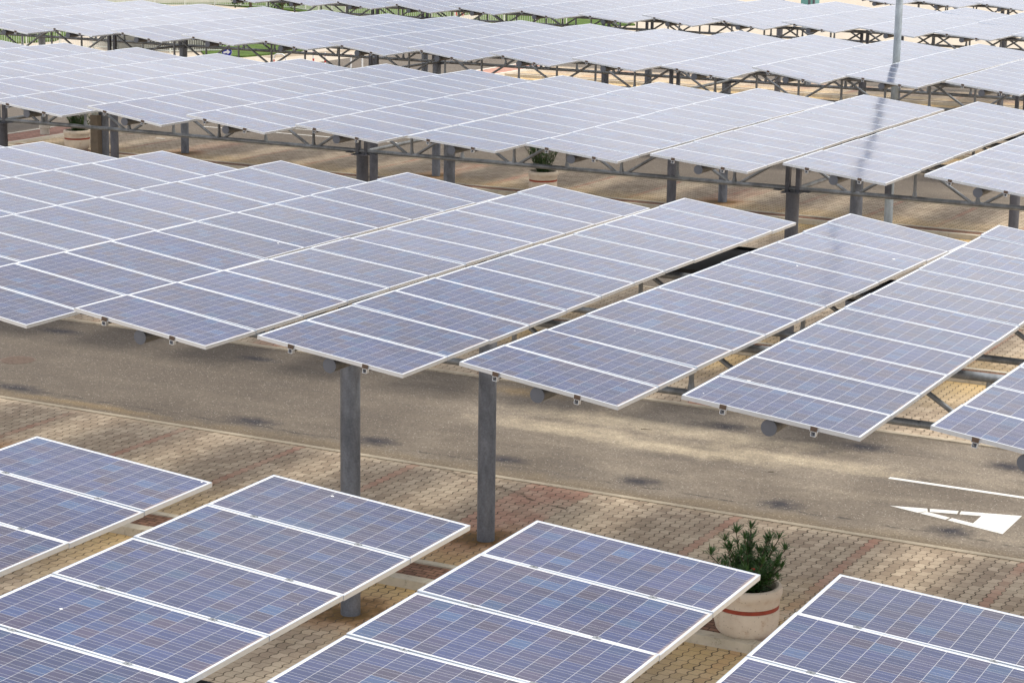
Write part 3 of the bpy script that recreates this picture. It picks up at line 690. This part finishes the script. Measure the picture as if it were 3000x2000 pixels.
# flat black slabs made up to stand in for dark patches in the gaps
for x, y0, y1, z, lab in ((-12.75, 29.7, 31.9, P0-.45, 'black stand-in tray seen in the gap left of the fourth table of the second row'),
                          (-9.9, 29.1, 30.5, P0-.45, 'black stand-in tray in the narrow gap right of the reflection of the lamp post'),
                          (-15.8, 45.5, 47.2, P0-.40, 'black stand-in tray in the gap of the third row near the lamp post reflection'),
                          (-13.0, 48.0, 49.1, P0-.40, 'black stand-in tray at the far right of the third row')):
    root = thing('stand_in_slab', lab, 'slab', (x, y0, z), 'black stand-in slabs under the gaps between tables')
    m = MB(); m.box(-.75, .75, 0, y1-y0, -.05, .0); m.box(-.75, .75, -.02, 0, -.06, .03); m.box(-.75, .75, y1-y0, y1-y0+.02, -.06, .03)
    link('slab', m.mesh('slab', m_black), root)
    m = MB()
    for sx in (-.6, .6): m.box(sx-.03, sx+.03, .05, y1-y0-.05, -.10, -.05)
    link('bearer', m.mesh('bearer', m_galvd), root)

# thin cables looping between neighbouring tables
def cable(a, b, sag, label):
    a, b = Vector(a), Vector(b); m = MB(); n = 14; pts = []
    for i in range(n+1):
        t = i/n; p = a.lerp(b, t); p.z -= sag*4*t*(1-t); pts.append(p-a)
    m.path(pts, .009, 6); o = link('cable', m.mesh('cable', m_black)); o.location = a
    tag(o, label, 'cable', 'cables looping between tables')
for R, k, lab in ((2, 0, 'thin black cable sagging over the paving at far left of the second row'),
                  (2, 2, 'thin black cable sagging beside the tall grey column'),
                  (2, 4, 'thin black cable sagging at the front of the two rightmost tables of the second row'),
                  (3, 6, 'thin black cable sagging in front of the dark column of the third row'),
                  (3, 2, 'thin black cable sagging at the front left part of the third row')):
    if (R, k) in tables and (R, k+1) in tables:
        cable(tables[(R, k)](.52, .03, -.08), tables[(R, k+1)](-.5, .03, -.08), .09, lab)

# ------------------------------------------------------------------ lamp post
root = thing('lamp_post', 'tall grey tapered lamp post rising between the tables at upper right', 'lamp post', (-19.6, 60.2, 0))
m = MB(); m.tube((0, 0, 0), (0, 0, 14.2), .124, .070, 28); pole = link('pole', m.mesh('pole', m_polem, True), root)
m = MB(); m.tube((0, 0, 0), (0, 0, .03), .24, .24, 24); m.box(-.10, .10, -.142, -.128, .9, 1.3); link('base_plate', m.mesh('base_plate', m_galvd), pole)
for sx in (-1, 1):
    m = MB(); m.path([(0, 0, 14.0), (sx*.5, -sx*.1, 14.35), (sx*1.1, -sx*.2, 14.45)], .035, 8); ar = link('arm', m.mesh('arm', m_galv), root)
    m = MB(); m.tube((sx*1.0, -sx*.18, 14.44), (sx*1.75, -sx*.33, 14.5), .13, .09, 12); link('lamp_head', m.mesh('lamp_head', m_cap, True), ar)

# ------------------------------------------------------------------ potted oleanders
def leaf(m, base, d, ln, w, droop, mi):
    d = d.normalized(); side = d.cross(Vector((0, 0, 1)))
    if side.length < .05: side = Vector((1, 0, 0))
    side.normalize(); up = side.cross(d)
    p1 = base+d*ln*.45+up*.01; p2 = base+d*ln+Vector((0, 0, -droop*ln))
    m.add([base, p1+side*w-up*w*.3, p2, p1-side*w-up*w*.3, p1], [(0, 4, 1), (1, 4, 2), (2, 4, 3), (3, 4, 0)], mi)
def planter(loc, label, seed, H=0.95, nst=16, sx=1.0, lean=0.0, flower=False):
    rnd = random.Random(seed)
    root = thing('potted_plant', label, 'potted plant', loc, 'planters with oleander shrubs')
    m = MB(); m.lathe([(.0, .0), (.335, .0), (.35, .03), (.37, .05), (.41, .10), (.435, .20), (.44, .32), (.435, .395), (.425, .40), (.425, .455), (.435, .46), (.44, .52), (.455, .575), (.468, .60), (.47, .66), (.455, .70),
                      (.42, .715), (.385, .70), (.37, .66), (.365, .60)], n=56)
    pot = link('pot', m.mesh('pot', m_pot, True), root)
    m = MB(); m.lathe([(.4252, .4), (.4315, .403), (.4315, .452), (.4252, .455)], n=56); link('red_band', m.mesh('red_band', m_band, True), pot)
    m = MB(); m.lathe([(.0, .60), (.15, .595), (.368, .585)], n=40); link('soil', m.mesh('soil', m_soil), pot)
    st = MB(); lf = MB()
    for i in range(nst):
        a = rnd.uniform(0, 2*PI); r0 = rnd.uniform(0, .18); b0 = Vector((r0*math.cos(a), r0*math.sin(a), .58))
        tilt = rnd.uniform(.05, 1.0)*sx; hh = H*rnd.uniform(.55, 1.0)*(1-.35*tilt)
        dirv = Vector((math.cos(a)*tilt+lean, math.sin(a)*tilt, 1)).normalized()
        pts = [b0]
        for s in range(1, 7):
            t = s/6; bend = Vector((math.cos(a)*.12*t*t, math.sin(a)*.12*t*t, -.05*tilt*t*t))
            pts.append(b0+dirv*hh*t+bend)
        st.path(pts, .007, 5)
        for s in range(1, 7):
            nl = 14 if s < 6 else 20
            for q in range(nl):
                t = rnd.random(); base = pts[s-1].lerp(pts[s], t) if s < 6 else pts[s]
                an = rnd.uniform(0, 2*PI); el = rnd.uniform(.2, 1.05) if s < 6 else rnd.uniform(.3, 1.3)
                dv = Vector((math.cos(an)*math.cos(el), math.sin(an)*math.cos(el), math.sin(el)))
                leaf(lf, base, dv, rnd.uniform(.12, .21), rnd.uniform(.009, .013), rnd.uniform(0, .3), 1 if rnd.random() < (.25 if s > 4 else .08) else 0)
    link('stems', st.mesh('stems', m_stem), root)
    link('foliage', lf.mesh('foliage', [m_leaf, m_leafl]), root)
    if flower:
        m = MB(); m.lathe([(0, 0), (.025, .008), (.03, .02), (.0, .028)], (.17, -.26, 1.0), 10); link('flower', m.mesh('flower', m_red), root)
planter((-10.29, 26.42, .10), 'round beige planter with red band and bushy oleander at lower right, beside the nearest panels', 3, 0.84, 34, .72, .12, True)
planter((-30.65, 60.1, .10), 'beige planter with red band and upright oleander in the middle, under the third row truss', 5, 1.25, 26, .5)
planter((-48.75, 60.1, .10), 'beige planter with red band and dense oleander at far left, beside the brown cable duct', 8, 1.15, 30, .6)
planter((-26.9, 76.4, .10), 'pinkish planter partly hidden behind the lamp post', 11, .9, 12, .8)

# ------------------------------------------------------------------ small street things
root = thing('manhole_cover', 'round rusty cast iron manhole grate in the asphalt at left', 'manhole cover', (-29.57, 34.35, .004))
m = MB(); m.lathe([(.33, .004), (.36, .006), (.36, .0)], n=40); link('rim', m.mesh('rim', m_iron), root)
m = MB()
for i in range(-7, 8):
    x = i*.042; h = math.sqrt(max(0, .325**2-x*x)); m.box(x-.012, x+.012, -h, h, .0, .006)
m.lathe([(0, .001), (.33, .001)], n=40); link('grate', m.mesh('grate', m_iron), root)
m = MB(); m.box(-.33, .33, -.07, .07, 0, .004)
for i in range(12): m.box(-.31+i*.053, -.28+i*.053, -.055, .055, .004, .008)
o = link('drain_grate', m.mesh('drain_grate', m_iron)); o.location = (-27.0, 91.9, .03); tag(o, 'dark slot drain in the paving beyond the fourth row at right', 'drain')
# fallen twigs and litter
for i, (x, y, a, L) in enumerate(((-16.2, 35.9, .2, .22), (-24.5, 29.6, -.5, .3), (-8.6, 30.6, .4, .12), (-13.1, 34.4, .1, .10))):
    m = MB(); m.tube((0, 0, .008), (L*math.cos(a), L*math.sin(a), .012), .007, .004, 5); o = link('twig', m.mesh('twig', m_bark)); o.location = (x, y, .004 if 31.75 < y < 37.9 else .024)
    tag(o, ('long dry twig on the pale sandy patch of asphalt', 'dark twig on the paving behind the nearest tables', 'small brown twig on the paving right of the planter', 'short twig on the asphalt near the painted arrow')[i], 'twig', 'fallen twigs')

# blue keep-right sign
root = thing('traffic_sign', 'round blue sign with a white arrow pointing right, in front of the lawn', 'traffic sign', (-57.88, 82.0, 0))
CEN = 1.47
m = MB(); m.tube((0, .03, 0), (0, .03, CEN+.2), .03, n=12); link('post', m.mesh('post', m_galv), root)
Rz = Matrix.Rotation(math.radians(8), 4, 'Z')
m = MB(); m.tube((0, .0, CEN), (0, .012, CEN), .235, n=48); disc = link('disc', m.mesh('disc', m_white), root)
m = MB(); m.tube((0, -.004, CEN), (0, .0, CEN), .222, n=48); link('blue_face', m.mesh('blue_face', m_blue), disc)
m = MB(); pts = [(-.16, -.09), (.02, -.055), (.035, -.125), (.165, -.01), (.01, .12), (.015, .045), (-.16, -.01)]
m.add([(x, -.006, CEN+z) for x, z in pts]+[(x, -.0042, CEN+z) for x, z in pts], [tuple(range(7)), tuple(reversed(range(7, 14)))]+[(i, i+7, (i+1) % 7+7, (i+1) % 7) for i in range(7)])
link('arrow', m.mesh('arrow', m_white), disc)
root.rotation_euler.z = math.radians(25)
# red and white bollards
BOL = [((-58.52, 90.09), 'white bollard with red bands at the kerb of the lawn, left of a grey column'), ((-57.69, 89.85), 'white bollard with red bands just right of the lawn kerb'),
       ((-56.07, 89.59), 'white bollard with a red top standing on the asphalt'), ((-54.94, 88.79), 'plain white bollard right of the red topped one')]
for i, ((x, y), lab) in enumerate(BOL):
    root = thing('bollard', lab, 'bollard', (x, y, 0), 'bollards along the cross street')
    m = MB(); m.tube((0, 0, 0), (0, 0, .9), .04, n=14); post = link('post', m.mesh('post', m_white, True), root)
    if i < 3:
        m = MB()
        for z in ((.72, .86), (.42, .55)) if i < 2 else ((.8, .905),): m.tube((0, 0, z[0]), (0, 0, z[1]), .042, n=14)
        link('red_band', m.mesh('red_band', m_red, True), post)
root = thing('hoop_barrier', 'low white tubular hoop barrier in front of the lawn', 'barrier', (-59.06, 88.0, 0))
m = MB(); pts = [Vector((-.33, 0, 0)), Vector((-.33, 0, .7)), Vector((-.27, 0, .82)), Vector((-.15, 0, .88)), Vector((.15, 0, .88)), Vector((.27, 0, .82)), Vector((.33, 0, .7)), Vector((.33, 0, 0))]
m.path(pts, .03, 10); link('hoop', m.mesh('hoop', m_white, True), root)
m = MB()
for x in (-.33, .33): m.tube((x, 0, .48), (x, 0, .6), .032, n=10)
link('red_band', m.mesh('red_band', m_red), root)
# red and white barrier boards far behind the fifth row
for i, (x, y) in enumerate(((-68.78, 122.34), (-68.3, 122.5))):
    root = thing('barrier_board', ('left', 'right')[i]+' one of two slanting red and white warning boards seen under the fifth row', 'barrier board', (x, y, 0), 'warning boards by the far fence')
    m = MB(); m.box(-.03, .03, -.02, .02, 0, .9); link('post', m.mesh('post', m_white), root)
    s = -1 if i == 0 else 1
    m = MB(); m.add([(-.12-s*.06, -.03, .35), (.10-s*.06, -.03, .35), (.10+s*.1, -.03, 1.05), (-.12+s*.1, -.03, 1.05), (-.12-s*.06, -.05, .35), (.10-s*.06, -.05, .35), (.10+s*.1, -.05, 1.05), (-.12+s*.1, -.05, 1.05)],
                    [(0, 1, 2, 3), (7, 6, 5, 4), (0, 4, 5, 1), (1, 5, 6, 2), (2, 6, 7, 3), (3, 7, 4, 0)]); link('board', m.mesh('board', m_red), root)
root = thing('waste_bin', 'teal bin with a yellow top under the farthest row', 'waste bin', (-52.9, 143.0, 0))
m = MB(); m.poly([(-.45, -.4), (.55, -.4), (.55, .5), (-.45, .5)], .1, 1.05); link('bin_body', m.mesh('bin_body', m_teal), root)
m = MB(); m.lathe([(.30, 1.05), (.25, 1.25), (.0, 1.35)], (-.1, 0, 0), 16); link('lid', m.mesh('lid', m_yell), root)

# fences
def fence(pts, H, sp, label, zb=0.1):
    root = thing('steel_fence', label, 'fence', (pts[0][0], pts[0][1], 0)); o = root.location
    for (x0, y0), (x1, y1) in zip(pts, pts[1:]):
        L = math.hypot(x1-x0, y1-y0); n = max(1, round(L/2.0)); dx, dy = (x1-x0)/L, (y1-y0)/L
        ang = Matrix.Rotation(math.atan2(dy, dx), 4, 'Z')
        m = MB(); Mx = Matrix.Translation((x0-o.x, y0-o.y, zb)) @ ang
        k = int(L/sp)
        for i in range(k): m.box(i*sp-.009, i*sp+.009, -.009, .009, .08, H, 0, Mx)
        m.box(0, L, -.02, .02, .12, .16, 0, Mx); m.box(0, L, -.02, .02, H-.12, H-.08, 0, Mx)
        link('picket_panel', m.mesh('picket_panel', m_fence), root)
        for i in range(n+1):
            m = MB(); m.box(i*L/n-.035, i*L/n+.035, -.035, .035, 0, H+.05, 0, Mx); link('post', m.mesh('post', m_fence), root)
fence([(-84, 80), (-77.2, 88.6), (-73.3, 91.9), (-68.6, 92.2), (-66.6, 94.4)], 1.9, .12, 'pale steel picket fence in front of the grass at left, under the fourth row')
fence([(-112, 100), (-97.8, 113.0), (-88.4, 123.9), (-82.5, 124.5), (-75.5, 120.0), (-69.8, 121.0), (-63.8, 119.5), (-60.5, 121.4)], 2.0, .14, 'long pale steel picket fence behind all rows along the top left', 0.0)
root = thing('retaining_wall', 'grey concrete wall with white coping behind the pale picket fence', 'wall', (-76.5, 96.5, 0))
m = MB(); m.poly([(0, 0), (5.2, -5.0), (9.4, -2.4), (9.2, -2.2), (5.2, -4.7), (.2, .3)], 0, 1.15); link('wall', m.mesh('wall', m_wall), root)
m = MB(); m.poly([(-.05, -.05), (5.2, -5.1), (9.5, -2.45), (9.2, -2.1), (5.2, -4.6), (.2, .4)], 1.15, 1.27); link('coping', m.mesh('coping', m_cream), root)
root = thing('low_wall', 'low cream wall running behind the long fence at the top left', 'wall', (-95, 120, 0))
m = MB(); m.poly([(-6, -6), (8.5, 8), (8.3, 8.3), (-6.3, -5.7)], 0, .35); link('wall', m.mesh('wall', m_cream), root)

# bushes and trees
def crown_mesh(name, n, cx, cz, rx, rz, size, mats, seed, cone=False):
    rnd = random.Random(seed); m = MB()
    blobs = [(rnd.uniform(-.6, .6)*rx, rnd.uniform(-.6, .6)*rx, cz+rnd.uniform(-.7, .8)*rz, rnd.uniform(.28, .5)) for _ in range(16)]
    for i in range(n):
        bx_, by_, bz_, br = rnd.choice(blobs)
        v = Vector((rnd.gauss(0, 1), rnd.gauss(0, 1), rnd.gauss(0, 1))).normalized()*rnd.uniform(.55, 1.0)
        k = 1.0
        p = Vector((bx_+v.x*br*rx, by_+v.y*br*rx, bz_+v.z*br*rz))
        if cone: t = max(0, min(1, (p.z-(cz-rz))/(2*rz))); p.x *= 1.15-.8*t; p.y *= 1.15-.8*t
        a = Vector((rnd.gauss(0, 1), rnd.gauss(0, 1), rnd.gauss(0, 1))).normalized(); b = a.orthogonal().normalized(); s = size*rnd.uniform(.6, 1.3)
        m.add([p-a*s-b*s*.4, p+a*s-b*s*.3, p+a*s*.8+b*s*.5, p-a*s*.7+b*s*.45], [(0, 1, 2, 3)], rnd.randrange(len(mats)))
    return m.mesh(name, mats)
def tree(loc, label, H, R0, seed, mats, cone=True, n=5200):
    root = thing('evergreen_tree', label, 'tree', loc, 'dark trees by the far fence')
    m = MB(); m.tube((0, 0, 0), (0, 0, H*.8), .11, .03, 10)
    rnd = random.Random(seed)
    for i in range(10):
        a = rnd.uniform(0, 2*PI); z = H*rnd.uniform(.15, .7); l = R0*rnd.uniform(.4, .8); m.tube((0, 0, z), (math.cos(a)*l, math.sin(a)*l, z+.3), .03, .01, 6)
    link('trunk', m.mesh('trunk', m_bark), root)
    link('crown', crown_mesh('crown', n, 0, H*.52, R0, H*.5, .085, mats, seed, cone), root)
tree((-82.3, 119.3, 0), 'dark green tree left of the first table of the fifth row', 4.2, 1.25, 4, [m_conif, m_conif, m_bushl])
tree((-80.2, 119.8, 0), 'dark green tree behind the first table of the fifth row', 3.8, 1.2, 6, [m_conif, m_bushl])
tree((-96.6, 114.0, 0), 'bright green bush in the top left corner', 2.2, 1.0, 9, [m_bushl, m_conif], False)
tree((-88.3, 127.5, 0), 'small dark bush behind the long fence near the top', 1.4, .9, 12, [m_bushl, m_conif], False, 2500)
